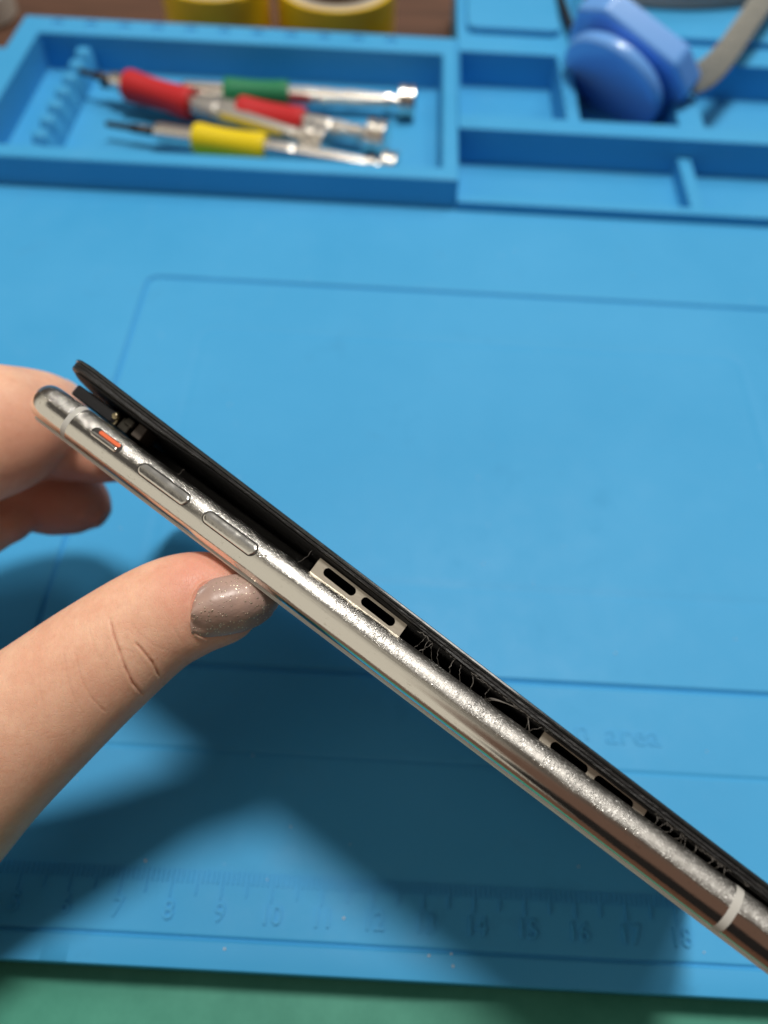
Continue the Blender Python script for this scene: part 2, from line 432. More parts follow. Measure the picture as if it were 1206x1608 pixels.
# ------------------------------------------------------------------ light blue case on a strap
cen = dpt(990, 92, 29.6)
Nn = (-CR * .56 - CU * .72 + CF * .08).normalized()
ax = (CR * .76 - CU * .60); ax = (ax - Nn * ax.dot(Nn)).normalized(); bx = Nn.cross(ax).normalized()
Mb = Matrix((ax, bx, Nn)).transposed().to_4x4(); Mb.translation = cen * S
bl = thing('strap_case', cen, 'light blue plastic case with round disc face, on a grey strap over the trays', 'case', mat=Mb)
def octo(rx, ry, c): return [(rx, -ry + c), (rx, ry - c), (rx - c, ry), (-rx + c, ry), (-rx, ry - c), (-rx, -ry + c), (-rx + c, -ry), (rx - c, -ry)]
p = MB(); p.prism(octo(2.6, 1.95, .95), -.6, .35); p.build('frame', m_lblue, bl, bevel=.16, seg=4)
p = MB(); p.lathe([(.3, 1.6), (.62, 1.6), (.70, 1.9), (.80, 2.12), (1.05, 2.2), (1.25, 2.12), (1.32, 1.9), (1.34, .02)], 56, Matrix.Rotation(-math.pi / 2, 4, 'Y')); p.build('disc', m_lblue, bl, bevel=.04, seg=2, angle=40)
def ribbon(name, pts, widths, thick, mat, parent=None, M=None):
    v = []; f = []; n_ = len(pts)
    for p_, w_ in zip(pts, widths):
        p_ = Vector(p_); w_ = Vector(w_)
        i = len(v) // 4; d_ = (Vector(pts[min(i + 1, n_ - 1)]) - Vector(pts[max(i - 1, 0)])).normalized(); nn = d_.cross(w_).normalized() * thick / 2
        v += [p_ - w_ - nn, p_ + w_ - nn, p_ + w_ + nn, p_ - w_ + nn]
    for i in range(n_ - 1):
        for k in range(4): f.append((i * 4 + k, i * 4 + (k + 1) % 4, (i + 1) * 4 + (k + 1) % 4, (i + 1) * 4 + k))
    f.append((0, 1, 2, 3)); f.append(tuple((n_ - 1) * 4 + k for k in range(4)))
    return obj(name, v, f, mat, parent, smooth=False, subsurf=2, )
Q = [(1052, 112, 29.0, (-2, 16)), (1080, 127, 28.9, (-4, 22)), (1107, 120, 28.9, (10, 22)), (1135, 92, 29.0, (16, 15)), (1160, 55, 29.4, (18, 10)), (1188, 15, 30.0, (19, 8)), (1225, -40, 31, (19, 8)), (1290, -120, 33, (19, 8))]
pts = [dpt(u, v_, z) for u, v_, z, w_ in Q]; wd = [(CR * w_[0] - CU * w_[1]) * z / FPX + CF * .25 for u, v_, z, w_ in Q]
tag(ribbon('strap', pts, wd, .12, m_strap), 'grey woven strap curving up to the right from the light blue case', 'strap')
Q = [(945, 32, 29.0), (947, 8, 29.3), (951, -30, 30), (958, -80, 31)]
tag(ribbon('strap', [dpt(*q) for q in Q], [CR * .33 + CF * .1] * 4, .12, m_strap), 'narrow grey strap rising from the upper end of the light blue case', 'strap')
# black cable
cbp = [(6.02, 44, 1.2), (6.1, 41.5, 1.42), (6.25, 38.5, 1.45), (6.5, 36, 1.42), (6.72, 34.2, 1.33), (6.85, 33.2, 1.15)]
cb_ = MB(); P_ = []
for i in range(len(cbp) - 1):
    for k in range(5): P_.append(Vector(cbp[i]).lerp(Vector(cbp[i + 1]), k / 5))
P_.append(Vector(cbp[-1])); cb_.tube(P_, .16, 10)
tag(cb_.build('cable', m_black, smooth=True), 'thin black cable end lying over the rear rim of the trays', 'cable')
# paper block
pb = thing('notebook', (12, 39.3, 1.335), 'thick stack of grey paper with curled page edges behind the trays', 'notebook')
def pagerow(name, z0, z1, mat, inset=0):
    v = []; f = []; n_ = 30
    for k in range(n_ + 1):
        q = k / n_; x = -4.6 + q * 11; yb = -2.0 - 1.1 * math.sin(math.pi * min(1, q * 1.15)) + q * 1.6 + inset; lift = .5 * math.sin(math.pi * q) * 0
        for (yy, zz) in ((yb, z0), (yb - .15, (z0 + z1) / 2), (yb, z1), (yb + 8, z1), (yb + 8, z0)): v.append((x, yy, zz + lift))
    for k in range(n_):
        for i in range(5): f.append((k * 5 + i, k * 5 + (i + 1) % 5, (k + 1) * 5 + (i + 1) % 5, (k + 1) * 5 + i))
    f.append(tuple(range(5))); f.append(tuple(n_ * 5 + i for i in range(5)))
    return obj(name, v, f, mat, pb, bevel=.03)
pagerow('pages', .3, 3.0, m_paper); pagerow('cover', .0, .29, m_white, .1)
# pale lid in the corner
lp = thing('round_lid', (-20.3, 38.6, -1.3), 'cream round lid cut off at the top left corner on the brown desk', 'lid')
MB().lathe([(0, 1.5), (.1, 1.75), (1.2, 1.8), (1.3, 1.65), (1.3, 1.4), (1.15, 1.35), (1.15, .01)], 48, Matrix.Rotation(-math.pi / 2, 4, 'Y')).build('lid_shell', m_white, lp, bevel=.03)
MB().lathe([(1.152, .5), (1.35, .46), (1.4, .3), (1.4, .01)], 24, Matrix.Rotation(-math.pi / 2, 4, 'Y')).build('knob', m_white, lp, bevel=.02)
# ------------------------------------------------------------------ phone
PA = Vector((-5.92219, 8.27781, 7.16410)); E1 = Vector((.826777, -.558612, -.066283)); EN = Vector((.54665, .77004, .328955)); EY = Vector((.132718, .308206, -.942016))
PM = Matrix((E1, EY, EN)).transposed().to_4x4(); PM.translation = PA * S
ph = thing('mobile_phone', PA, 'silver framed mobile phone held on edge with its black screen lifting off', 'phone', mat=PM)
PA = PA + EN * .056
E1 = (E1 - EN * .0012).normalized(); EN = (EN + E1 * .0012).normalized(); PM = Matrix((E1, EY, EN)).transposed().to_4x4()
PM.translation = PA * S; ph.matrix_world = PM
XO, PL, PW, HZ, DP, RC = -.20, 13.9, 6.75, .308, .27, .42
def bulge(z): return DP * (1 - min(1, abs(z / HZ)) ** 2.25) ** (1 / 2.25)      # how far the rail swells outward
def path(n=16, dens=.15):
    """centre path of the frame (outer rect inset by DP) with outward normals; starts on the near rail"""
    x0, y0, x1, y1 = XO + DP, DP, PL - DP, PW - DP; r = RC; P = []
    def seg(a, b, nn):
        L = (Vector(b) - Vector(a)).length; k = max(1, int(L / dens))
        for i in range(k): P.append((Vector(a).lerp(Vector(b), i / k), Vector(nn)))
    def arc(cx, cy, a0):
        for i in range(n): a = math.radians(a0 + 90 * i / n); P.append((Vector((cx + r * math.cos(a), cy + r * math.sin(a))), Vector((math.cos(a), math.sin(a)))))
    seg((x0 + r, y0), (x1 - r, y0), (0, -1)); arc(x1 - r, y0 + r, -90); seg((x1, y0 + r), (x1, y1 - r), (1, 0)); arc(x1 - r, y1 - r, 0)
    seg((x1 - r, y1), (x0 + r, y1), (0, 1)); arc(x0 + r, y1 - r, 90); seg((x0, y1 - r), (x0, y0 + r), (-1, 0)); arc(x0 + r, y0 + r, 180)
    return P
prof = [(-.16, -HZ)]
for k in range(29):
    t = -math.pi / 2 + math.pi * k / 28; z = HZ * math.sin(t) * .999; prof.append((bulge(z), z))
prof.append((-.05, HZ)); prof.append((-.16, HZ)); 
P = path(); v = []; f = []; mp = len(prof); n = len(P)
for c, nn in P:
    for (o_, z) in prof: q = c + nn * o_; v.append((q.x, q.y, z))
for k in range(n):
    for i in range(mp): f.append((k * mp + i, k * mp + (i + 1) % mp, ((k + 1) % n) * mp + (i + 1) % mp, ((k + 1) % n) * mp + i))
m_rail = Mat('worn_polished_steel', (.80, .77, .71), .07, 1.0)
M = m_rail
oc = M.n('ShaderNodeTexCoord'); sx = M.n('ShaderNodeSeparateXYZ'); M.link(oc.outputs['Object'], sx.inputs[0])
zz = M.math('MULTIPLY', sx.outputs['Z'], 100.0)
wob = M.noise(1.1, 4, .6)
zz2 = M.math('ADD', zz, M.math('MULTIPLY', M.math('SUBTRACT', wob, .5), .10))
worn = M.map(zz2, .0, .07, 0, 1, True)
pits = M.noise(34, 3, .65, (1.1, 1, .42), .7)                       # short strokes across the rail
fine = M.noise(70, 2, .6, (1.4, 1, .25), .8)
big = M.map(M.noise(2.6, 3, .6), .38, .62, .25, 1)
pm = M.map(pits, .50, .66, 0, 1)
wear = M.math('MULTIPLY', M.math('MULTIPLY', worn, pm), big)
smud = M.noise(2.2, 5, .7)
xx = M.math('MULTIPLY', sx.outputs['X'], 100.0)
dull = M.math('MULTIPLY', M.map(xx, 5.2, 8.2, .45, 1, True), worn)          # greyer, rougher worn band, stronger towards the bottom end of the phone
M.rough(M.math('ADD', M.math('ADD', M.math('MULTIPLY', dull, .34), M.math('MULTIPLY', M.math('MULTIPLY', wear, dull), -.16)), M.map(smud, .3, .75, .045, .12)))
hh_ = M.math('ADD', wear, M.math('MULTIPLY', M.math('MULTIPLY', fine, worn), .5))
b1_ = M.bump(hh_, .0055, 1.0)
sp = M.noise(6, 5, .75, (.12, 1, 2.6)); M.bump(sp, .006, .4, b1_)
spots = M.map(M.noise(16, 5, .75, (.6, 1, 1)), .60, .70, 0, .45)
cb0 = M.mix(spots, (.80, .78, .73), (.36, .33, .27))
M.base(M.mix(wear, M.mix(dull, cb0, (.30, .29, .275)), (.92, .91, .88)))
obj('frame_rail', v, f, m_rail, ph, smooth=True)
# inner black cavity + back glass
m_cav = Mat('cavity_black', (.003, .003, .004), .45)
MB().prism(rrect(XO + DP + .10, DP + .10, PL - DP - .10, PW - DP - .10, RC - .08), -.30, .30).build('chassis', m_cav, ph)
m_back = Mat('white_back_glass', (.72, .72, .69), .3, Coat_Weight=.2)
bk = MB(); v = []; f = []
bp = [(-.02, -HZ + .012), (.035, -HZ + .006), (.040, -HZ - .020), (.0, -HZ - .042), (-.12, -HZ - .046)]
for c, nn in P:
    for (o_, z) in bp: q = c + nn * o_; v.append((q.x, q.y, z))
for k in range(n):
    for i in range(4): f.append((k * 5 + i, k * 5 + i + 1, ((k + 1) % n) * 5 + i + 1, ((k + 1) % n) * 5 + i))
f.append(tuple(k * 5 for k in range(n))); f.append(tuple(k * 5 + 4 for k in range(n)))
obj('back_glass', v, f, m_back, ph, smooth=False)
# antenna bands
m_band = Mat('grey_antenna_plastic', (.50, .49, .46), .4)
def band(t0, far=False, w=.052):
    v = []; f = []; pr = [(o_ + .0007, z) for (o_, z) in prof[1:-2]]; k0 = len(pr)
    for t in (t0 - w, t0 + w):
        for (o_, z) in pr: v.append((t, (DP - o_) if not far else (PW - DP + o_), z * 1.001))
    for t in (t0 - w, t0 + w):
        for (o_, z) in pr: v.append((t, (DP - o_ + .03) if not far else (PW - DP + o_ - .03), z * .99))
    for i in range(k0 - 1):
        f.append((i, i + 1, k0 + i + 1, k0 + i)); f.append((2 * k0 + i, 2 * k0 + i + 1, 3 * k0 + i + 1, 3 * k0 + i))
        f.append((i, i + 1, 2 * k0 + i + 1, 2 * k0 + i)); f.append((k0 + i, k0 + i + 1, 3 * k0 + i + 1, 3 * k0 + i))
    f.append((0, k0, 3 * k0, 2 * k0)); f.append((k0 - 1, 2 * k0 - 1, 4 * k0 - 1, 3 * k0 - 1))
    obj('antenna_band', v, f, m_band, ph)
for far in (False, True):
    for t0 in (.96, 12.57): band(t0, far)
# buttons that follow the rail's curve
def stad(x, z, L, r):    # signed distance to a stadium along x
    dx = max(abs(x) - (L / 2 - r), 0); return math.hypot(dx, z) - r
def rail_patch(name, xc, zc, L, r, lift, mat, edge=.02, back=-.02, rows=10, z_off=0):
    """raised stadium pad hugging the rail"""
    ncr = 40; rings = [1.0, .985, .95, .88, .7, .45, .2]
    v = []; f = []
    def outline(sc_):
        rr = r * sc_; hl = L / 2 - r; pts = []
        for k in range(ncr):
            a = 2 * math.pi * k / ncr; cx_ = hl if math.cos(a) >= 0 else -hl
            pts.append((cx_ + (r * math.cos(a)) * (sc_), r * math.sin(a) * sc_))
        return pts
    def put(x, z, h_): 
        zq = zc + z; v.append((xc + x, DP - bulge(zq) - h_, zq))
    for x, z in outline(1.0): put(x, z, back)
    for s_ in rings:
        h_ = lift * (1 - max(0, (s_ - (1 - edge / r)) / (edge / r)) ** 2) if edge else lift
        for x, z in outline(s_): put(x, z, h_)
    m_ = len(rings) + 1
    for i in range(m_ - 1):
        for k in range(ncr): f.append((i * ncr + k, i * ncr + (k + 1) % ncr, (i + 1) * ncr + (k + 1) % ncr, (i + 1) * ncr + k))
    f.append(tuple((m_ - 1) * ncr + k for k in range(ncr))); f.append(tuple(range(ncr)))
    return obj(name, v, f, mat, ph, smooth=True)
m_gap = Mat('dark_gap', (.012, .010, .008), .6)
m_btn = Mat('polished_button_steel', (.86, .84, .79), .10, 1.0)
m_btn.rough(m_btn.map(m_btn.noise(6, 4), .3, .7, .07, .2)); m_btn.bump(m_btn.noise(30, 3, .7, (.4, 1, 1)), .006, .25)
m_org = Mat('orange_switch_paint', (.75, .13, .035), .4)
def button(x0, x1, zc, r):
    rail_patch('button_gap', (x0 + x1) / 2, zc, x1 - x0 + .026, r + .013, .0012, m_gap, edge=0)
    rail_patch('volume_button', (x0 + x1) / 2, zc, x1 - x0 - .004, r - .002, .016, m_btn, edge=.022)
button(2.47, 3.50, .055, .103); button(3.83, 4.86, .055, .103)
rail_patch('switch_slot', 1.73, .075, .64, .088, .0012, m_gap, edge=0)
rail_patch('switch_rim', 1.73, .075, .585, .070, .002, m_gap, edge=0)
rail_patch('switch_paint', 1.76, .118, .46, .034, .004, m_org, edge=.01)
rail_patch('switch_lever', 1.715, .035, .565, .044, .026, m_btn, edge=.02)
# ------------------------------------------------------------------ lifted display
DZ0, DSL, DYS = .722, -.0290, -.062
disp_parts = []
def dmap(x, y, z):    # display-local (z from its underside) -> phone-local; straight, pivoting near the bottom end
    if z < .06 and x < 4.2: z -= .05 * (1 - max(0, min(1, (x - .6) / 3.6))) * min(1, (.06 - z) / .03)
    if z < .10: z += .045 * max(0, min(1, (x - 2.2) / 1.2)) * max(0, min(1, (8.2 - x) / 1.6)) * (1 - max(0, z - .04) / .06)
    return (x, y, DZ0 + DSL * x + DYS * y + z)
def dplate(name, ins, z0, z1, mat, bev=0, wob=0., steps=None):
    poly = []
    for (px_, py_) in rrect(-.13 + ins, .05 + ins, PL - .14 - ins, PW - .14 - ins, .85, 12): poly.append((px_, py_))
    # densify the long edges
    Q_ = []
    for k in range(len(poly)):
        a = Vector(poly[k]); b = Vector(poly[(k + 1) % len(poly)]); s_ = max(1, int((b - a).length / .08)) if wob else max(1, int((b - a).length / .5))
        for i in range(s_): Q_.append(a.lerp(b, i / s_))
    lv = steps or [(0, z0), (0, z1)]
    v = []; f = []; n_ = len(Q_); cen_ = Vector((PL / 2, PW / 2))
    for (o_, z) in lv:
        for q in Q_:
            w_ = wob * noise.noise(Vector((q.x * 3.5, q.y * 3.5, z * 22))) + wob * .6 * noise.noise(Vector((q.x * 13, q.y * 13, z * 40)))
            dd = (cen_ - q); dd = Vector((math.copysign(min(1, abs(dd.x)), dd.x) if abs(dd.x) > PL / 2 - 1.2 else 0, math.copysign(min(1, abs(dd.y)), dd.y) if abs(dd.y) > PW / 2 - 1.2 else 0))
            if dd.length: dd.normalize()
            p_ = q + dd * (o_ + w_); v.append(dmap(p_.x, p_.y, z + w_ * .3))
    for i in range(len(lv) - 1):
        for k in range(n_): f.append((i * n_ + k, i * n_ + (k + 1) % n_, (i + 1) * n_ + (k + 1) % n_, (i + 1) * n_ + k))
    f.append(tuple(range(n_))); f.append(tuple((len(lv) - 1) * n_ + k for k in range(n_)))
    return obj(name, v, f, mat, DISP, smooth=False)
m_glass = Mat('black_screen_glass', (.010, .014, .015), .12, Coat_Weight=.6)
m_glass.rough(m_glass.map(m_glass.noise(9, 4), .3, .7, .1, .3))
m_dfr = Mat('black_bezel_plastic', (.016, .016, .017), .42)
m_dfr.base(m_dfr.mix(m_dfr.map(m_dfr.noise(22, 5, .8, (.35, 1, 1)), .56, .72, 0, .6), (.014, .014, .015), (.075, .07, .065)))
m_dfr.bump(m_dfr.noise(20, 5, .7, (.25, 1, 1.5)), .02, .8)
m_glue = Mat('old_black_gasket', (.012, .011, .011), .6)
m_glue.base(m_glue.mix(m_glue.map(m_glue.noise(14, 6, .8), .58, .7, 0, .6), (.009, .009, .010), (.10, .09, .08)))
m_glue.bump(m_glue.noise(12, 5, .8), .05, 1.)
DISP = bpy.data.objects.new('display', None); link(DISP, ph)
DISP.name = 'display'
# one display mesh carries the sub-parts
bpy.data.objects.remove(DISP)
DISP = ph
DISP = dplate('display', .0, .15, .23, m_glass, steps=[(.03, .125), (.006, .135), (0, .155), (.012, .178), (.04, .190), (.10, .195)])
dplate('bezel', .012, .04, .124, m_dfr, wob=.007, steps=[(.035, .036), (.014, .044), (.012, .068), (.026, .074), (.026, .079), (.008, .085), (.004, .110), (.02, .124)])
dplate('gasket', .07, -.01, .051, m_glue, wob=.018, steps=[(.06, .012), (.035, .018), (.02, .026), (.03, .036)])
# clips with slots hanging from the display
m_clip = Mat('tan_steel_clip', (.56, .51, .43), .34, .85)
m_clip.bump(m_clip.noise(30, 3, .6, (.3, 1, 1)), .004, .5)
def clip(x0, x1, z0, z1, slots, yp=.26):
    v = []; f = []
    def ringof(c0, c1, zc, r, k=24):
        pts = []
        for i in range(k):
            a = 2 * math.pi * (i + .5) / k; pts.append(((c1 - r if math.cos(a) > 0 else c0 + r) + r * math.cos(a), zc + r * math.sin(a)))
        return pts
    xsplit = [x0] + [(a[1] + b[0]) / 2 for a, b in zip(slots, slots[1:])] + [x1]
    for th, flip in ((0, 1), (.03, -1)):
        for s_, (xa, xb) in zip(slots, zip(xsplit, xsplit[1:])):
            inn = ringof(*s_); k = len(inn); base = len(v); cx_ = (xa + xb) / 2; cz_ = (z0 + z1) / 2
            outp = []
            for (x, z) in inn:
                dx, dz = x - (s_[0] + s_[1]) / 2, z - s_[2]
                # project to the cell's rectangle
                tx = ((xb if dx > 0 else xa) - x) / dx if abs(dx) > 1e-6 else 1e9; tz = ((z1 if dz > 0 else z0) - z) / dz if abs(dz) > 1e-6 else 1e9
                t = min(tx, tz); outp.append((x + dx * t, z + dz * t))
            # snap four corners
            for cxn, czn in ((xa, z0), (xb, z0), (xb, z1), (xa, z1)):
                bi = min(range(k), key=lambda i: (outp[i][0] - cxn) ** 2 + ((outp[i][1] - czn) * 2) ** 2); outp[bi] = (cxn, czn)
            for (x, z) in inn: v.append((x, yp + th, z))
            for (x, z) in outp: v.append((x, yp + th, z))
            for i in range(k): f.append((base + i, base + (i + 1) % k, base + k + (i + 1) % k, base + k + i))
    half = len(v) // 2
    for si in range(len(slots)):
        k = 24; b = si * 48
        for i in range(k): f.append((b + i, b + (i + 1) % k, half + b + (i + 1) % k, half + b + i)); f.append((b + k + i, b + k + (i + 1) % k, half + b + k + (i + 1) % k, half + b + k + i))
    return v, f
def clip_obj(x0, x1, s0, s1, dz):
    # heights are given at the display underside line; the plate hangs down into the frame
    zl = lambda x: DZ0 + DSL * x + DYS * .2
    v, f = clip(0, x1 - x0, -.30, .0, [(s0[0] - x0, s0[1] - x0, dz, .068), (s1[0] - x0, s1[1] - x0, dz, .068)])
    v = [(x0 + a, b, c + zl(x0 + a) + .012) for a, b, c in v]
    me_o = obj('slotted_clip', v, f, m_clip, ph)
    return me_o
c1 = clip_obj(5.62, 7.26, (5.78, 6.37), (6.50, 7.10), -.105)
c2 = clip_obj(9.62, 11.22, (9.78, 10.35), (10.47, 11.05), -.085)
for c_ in (c1, c2): c_.parent = DISP
# sensor housing and little parts in the gap by the top end
m_blk = Mat('black_sensor_plastic', (.010, .010, .012), .38)
q = MB(); q.prism([(0.0, .0), (.10, -.08), (.95, -.08), (1.05, .02), (1.05, 1.3), (0, 1.3)], .0, .20, Matrix.Translation((.36, .42, .345))); q.build('sensor_housing', m_blk, ph, bevel=.03)
q = MB(); q.box((1.44, .40, .34), (1.66, .75, .56)); q.box((1.52, .36, .46), (1.70, .5, .60)); q.build('speaker_bracket', Mat('dull_bracket_metal', (.07, .065, .055), .4, .9), ph, bevel=.03)
q = MB(); q.box((1.2, 1.3, .282), (5.3, 5.0, .49)); q.build('gap_blocker', m_cav, ph, bevel=.03)  # black block added to hide the blue seen through the gap
q = MB(); q.box((1.72, .42, .38), (1.92, .8, .62)); q.build('flex_connector', Mat('brown_flex', (.06, .045, .035), .5), ph, bevel=.02)
q = MB(); q.lathe([(0, .05), (.10, .085), (.16, .085), (.2, .05)], 14, Matrix.Translation((1.22, .42, .40)) @ Matrix.Rotation(math.radians(-40), 4, 'Y')); q.box((1.08, .40, .34), (1.40, .7, .44)); q.build('screw_post', Mat('gold_screw', (.42, .36, .22), .3, 1.), ph, bevel=.015)
# torn adhesive strands in the gap
m_str = Mat('torn_adhesive', (.17, .155, .14), .5)
st = MB()
def strand(x, x2, wig, r=.0045, y0=.14, zlow=.30, frac=1.):
    zt = DZ0 + DSL * x2 + DYS * .1 + .03; pts = []
    for k in range(13):
        q = k / 12 * frac; pts.append((x + (x2 - x) * q + wig * math.sin(q * math.pi) + .02 * noise.noise(Vector((x * 9, q * 7, 1))), y0 - .05 * math.sin(q * math.pi) + .05 * noise.noise(Vector((x * 9, q * 5, 7))), zlow + (zt - zlow) * q + .015 * noise.noise(Vector((x * 7, q * 4, 3)))))
    st.tube(pts, r * random.uniform(.7, 1.25), 5)
for x in [7.55, 7.62, 7.70, 7.86, 7.98, 8.16, 8.33, 8.50, 8.74, 9.38, 9.42, 9.47]: strand(x, x + random.uniform(-.16, .16), random.uniform(-.04, .04), random.uniform(.0025, .005))

for k in range(3): strand(8.75 + .02 * k, 9.25 - .02 * k, -.16 + .02 * k, .005); 
for x in [11.35, 11.42, 11.5, 11.63, 11.72, 11.8, 11.9, 12.1, 12.2, 12.33]: strand(x, x + random.uniform(-.06, .06), random.uniform(-.03, .03), .004)
for (x, fq) in ((3.0, .35), (5.42, .9)): strand(x, x + .06, .04, .002, frac=fq)
for k in range(26):
    x = random.choice([random.uniform(7.4, 9.5), random.uniform(11.2, 12.6)]); z = DZ0 + DSL * x
    P3 = [(x + i * .035 + .03 * noise.noise(Vector((x * 5, i, 2))), .10 + .03 * noise.noise(Vector((i, x, 5))), z + .02 + .05 * noise.noise(Vector((x * 3, i * .7, 9)))) for i in range(8)]
    st.tube(P3, .0032, 4)
ST = {}
vi = 0; fi = 0
def cluster(x): return 0 if x < 4.5 else 1 if x < 6.5 else 2 if x < 10 else 3
for q in st.f:
    k = cluster(st.v[q[0]][0]); ST.setdefault(k, ([], [], {}))
    V2, F2, mp2 = ST[k]; idx = []
    for i in q:
        if i not in mp2: mp2[i] = len(V2); V2.append(st.v[i])
        idx.append(mp2[i])
    F2.append(tuple(idx))
for k, (V2, F2, _) in ST.items(): obj('adhesive_strands', V2, F2, m_str, ph, smooth=True)
# ------------------------------------------------------------------ hand
def section_tube(secs, ratio=.92, nseg=36, sub=6):
    """secs: (u, v, z depth, half width px) along a finger -> closed tube with round caps, Catmull-Rom in between"""
    C_ = [dpt(u, v_, z) for u, v_, z, w_ in secs]; R_ = [w_ * z / FPX for u, v_, z, w_ in secs]
    C_ = [C_[0] * 2 - C_[1]] + C_ + [C_[-1] * 2 - C_[-2]]; R_ = [R_[0]] + R_ + [R_[-1]]
    pts = []
    for i in range(1, len(C_) - 2):
        for k in range(sub):
            t = k / sub
            cr = lambda a, b, c, d_: .5 * ((2 * b) + (c - a) * t + (2 * a - 5 * b + 4 * c - d_) * t * t + (3 * b - a - 3 * c + d_) * t ** 3)
            pts.append((cr(C_[i - 1], C_[i], C_[i + 1], C_[i + 2]), cr(R_[i - 1], R_[i], R_[i + 1], R_[i + 2])))
    pts.append((C_[-2], R_[-2]))
    mb = MB(); v = []; f = []
    for i, (p_, r) in enumerate(pts):
        d_ = (pts[min(i + 1, len(pts) - 1)][0] - pts[max(i - 1, 0)][0]).normalized()
        view = (p_ - CC).normalized(); a = d_.cross(view).normalized(); b = a.cross(d_).normalized()
        for k in range(nseg):
            t = 2 * math.pi * k / nseg; v.append(p_ + a * r * math.cos(t) + b * r * ratio * math.sin(t))
    for i in range(len(pts) - 1):
        for k in range(nseg): f.append((i * nseg + k, i * nseg + (k + 1) % nseg, (i + 1) * nseg + (k + 1) % nseg, (i + 1) * nseg + k))
    # caps
    for idx, sgn in ((0, 1), (len(pts) - 1, -1)):
        p_, r = pts[idx]; v.append(p_); c_ = len(v) - 1
        for k in range(nseg): f.append((idx * nseg + k, idx * nseg + (k + 1) % nseg, c_))
    mb.add(v, f); return mb
HB = MB()
thumb = [(-560, 1560, 13.0, 250), (-330, 1400, 12.9, 215), (-150, 1283, 12.6, 165), (-30, 1192, 12.3, 128), (68, 1110, 12.1, 112), (161, 1034, 12.0, 99), (243, 974, 12.0, 88), (300, 949, 12.0, 83), (352, 941, 12.05, 72), (395, 938, 12.15, 55), (422, 945, 12.25, 33), (435, 952, 12.3, 14)]
index = [(-420, 960, 13.8, 190), (-230, 790, 13.6, 135), (-90, 705, 13.9, 112), (0, 672, 14.4, 103), (45, 655, 14.8, 84), (85, 640, 15.2, 60), (115, 628, 15.6, 34)]
middle = [(-360, 940, 15.0, 150), (-180, 770, 15.2, 90), (-60, 715, 15.3, 74), (60, 690, 15.5, 66), (125, 708, 15.8, 52), (175, 734, 15.9, 30), (196, 750, 15.9, 12)]
ringf = [(-360, 1010, 14.8, 140), (-180, 850, 15.3, 85), (-60, 780, 15.9, 72), (30, 768, 16.4, 66), (100, 782, 16.7, 62), (143, 800, 16.8, 44), (166, 814, 16.8, 18)]
little = [(-360, 1080, 14.6, 120), (-200, 930, 15.0, 75), (-80, 850, 15.5, 58), (-10, 818, 15.9, 48), (32, 812, 16.0, 36), (58, 812, 16.0, 16)]
palm = [(-760, 1500, 13.9, 330), (-560, 1330, 13.9, 330), (-420, 1150, 14.2, 290), (-330, 1020, 14.5, 220), (-260, 920, 14.6, 120)]
fore = [(-1500, 2100, 13.6, 300), (-1150, 1820, 13.7, 290), (-900, 1620, 13.8, 300), (-640, 1420, 13.9, 320)]
for s_, rt in ((thumb, .88), (index, .9), (middle, .9), (ringf, .9), (little, .9), (palm, .5), (fore, .72)):
    t = section_tube(s_, rt); HB.add(t.v, t.f)
m_skin = Mat('skin', (.56, .36, .25), .45, Subsurface_Weight=.28, Subsurface_Scale=.01)
m_skin.b.inputs['Subsurface Radius'].default_value = (.45, .16, .08); m_skin.b.inputs['Specular IOR Level'].default_value = .38
raw = HB.build('person', m_skin)
mo = raw.modifiers.new('rm', 'REMESH'); mo.mode = 'VOXEL'; mo.voxel_size = .06 * S
sm = raw.modifiers.new('sm', 'SMOOTH'); sm.factor = .5; sm.iterations = 9
me = evaluated(raw); raw.modifiers.clear(); raw.data = me
# refine only what the camera sees closely: the thumb
bm = bmesh.new(); bm.from_mesh(me)
tip_c = dpt(230, 1010, 12.0) * S
near = [e_ for e_ in bm.edges if (e_.verts[0].co - tip_c).length < .024 and (e_.verts[0].co - CC * S).dot(e_.verts[0].normal) < 0]
bmesh.ops.subdivide_edges(bm, edges=near, cuts=2, use_grid_fill=True, smooth=.0)
bmesh.ops.triangulate(bm, faces=[q for q in bm.faces if len(q.verts) > 4])
bm.to_mesh(me); bm.free()
bvh = BVHTree.FromPolygons([v_.co.copy() for v_ in me.vertices], [tuple(p_.vertices) for p_ in me.polygons])
def hit(u, v_):
    d_ = (dpt(u, v_, 1) - CC).normalized(); r = bvh.ray_cast(CC * S, d_); return r
creases = [([(330, 907), (312, 918), (302, 932), (297, 952), (299, 975), (308, 997), (324, 1006)], .034, -.022),
           ([(173, 972), (179, 999), (187, 1021), (198, 1051), (209, 1074), (224, 1090)], .020, .034),
           ([(214, 1010), (224, 1022), (239, 1040), (248, 1058), (257, 1075)], .019, .028),
           ([(120, 1030), (124, 1050), (131, 1074), (145, 1097), (162, 1115), (192, 1133)], .018, .009),
           ([(203, 975), (218, 995), (240, 1012), (262, 1022)], .022, .003),
           ([(272, 985), (282, 1003), (298, 1027)], .022, .005),
           ([(140, 985), (146, 1010), (160, 1040)], .022, .005),
           ([(100, 1020), (104, 1050), (112, 1085), (130, 1120)], .022, .006),
           ([(60, 1060), (66, 1100), (80, 1150)], .022, .005),
           ([(196, 1000), (207, 1022), (216, 1045)], .018, .003),
           ([(186, 1022), (197, 1020), (207, 1024)], .016, .003)]
cl = []
for pts, w_, dep in creases:
    P3 = [hit(*p_)[0] for p_ in pts]; P3 = [p_ for p_ in P3 if p_ is not None]
    cl.append((P3, w_ * S, dep * S))
import numpy as np
nvx = len(me.vertices); co = np.empty(nvx * 3); me.vertices.foreach_get('co', co); co = co.reshape(-1, 3)
nr = np.array([tuple(v_.normal) for v_ in me.vertices])
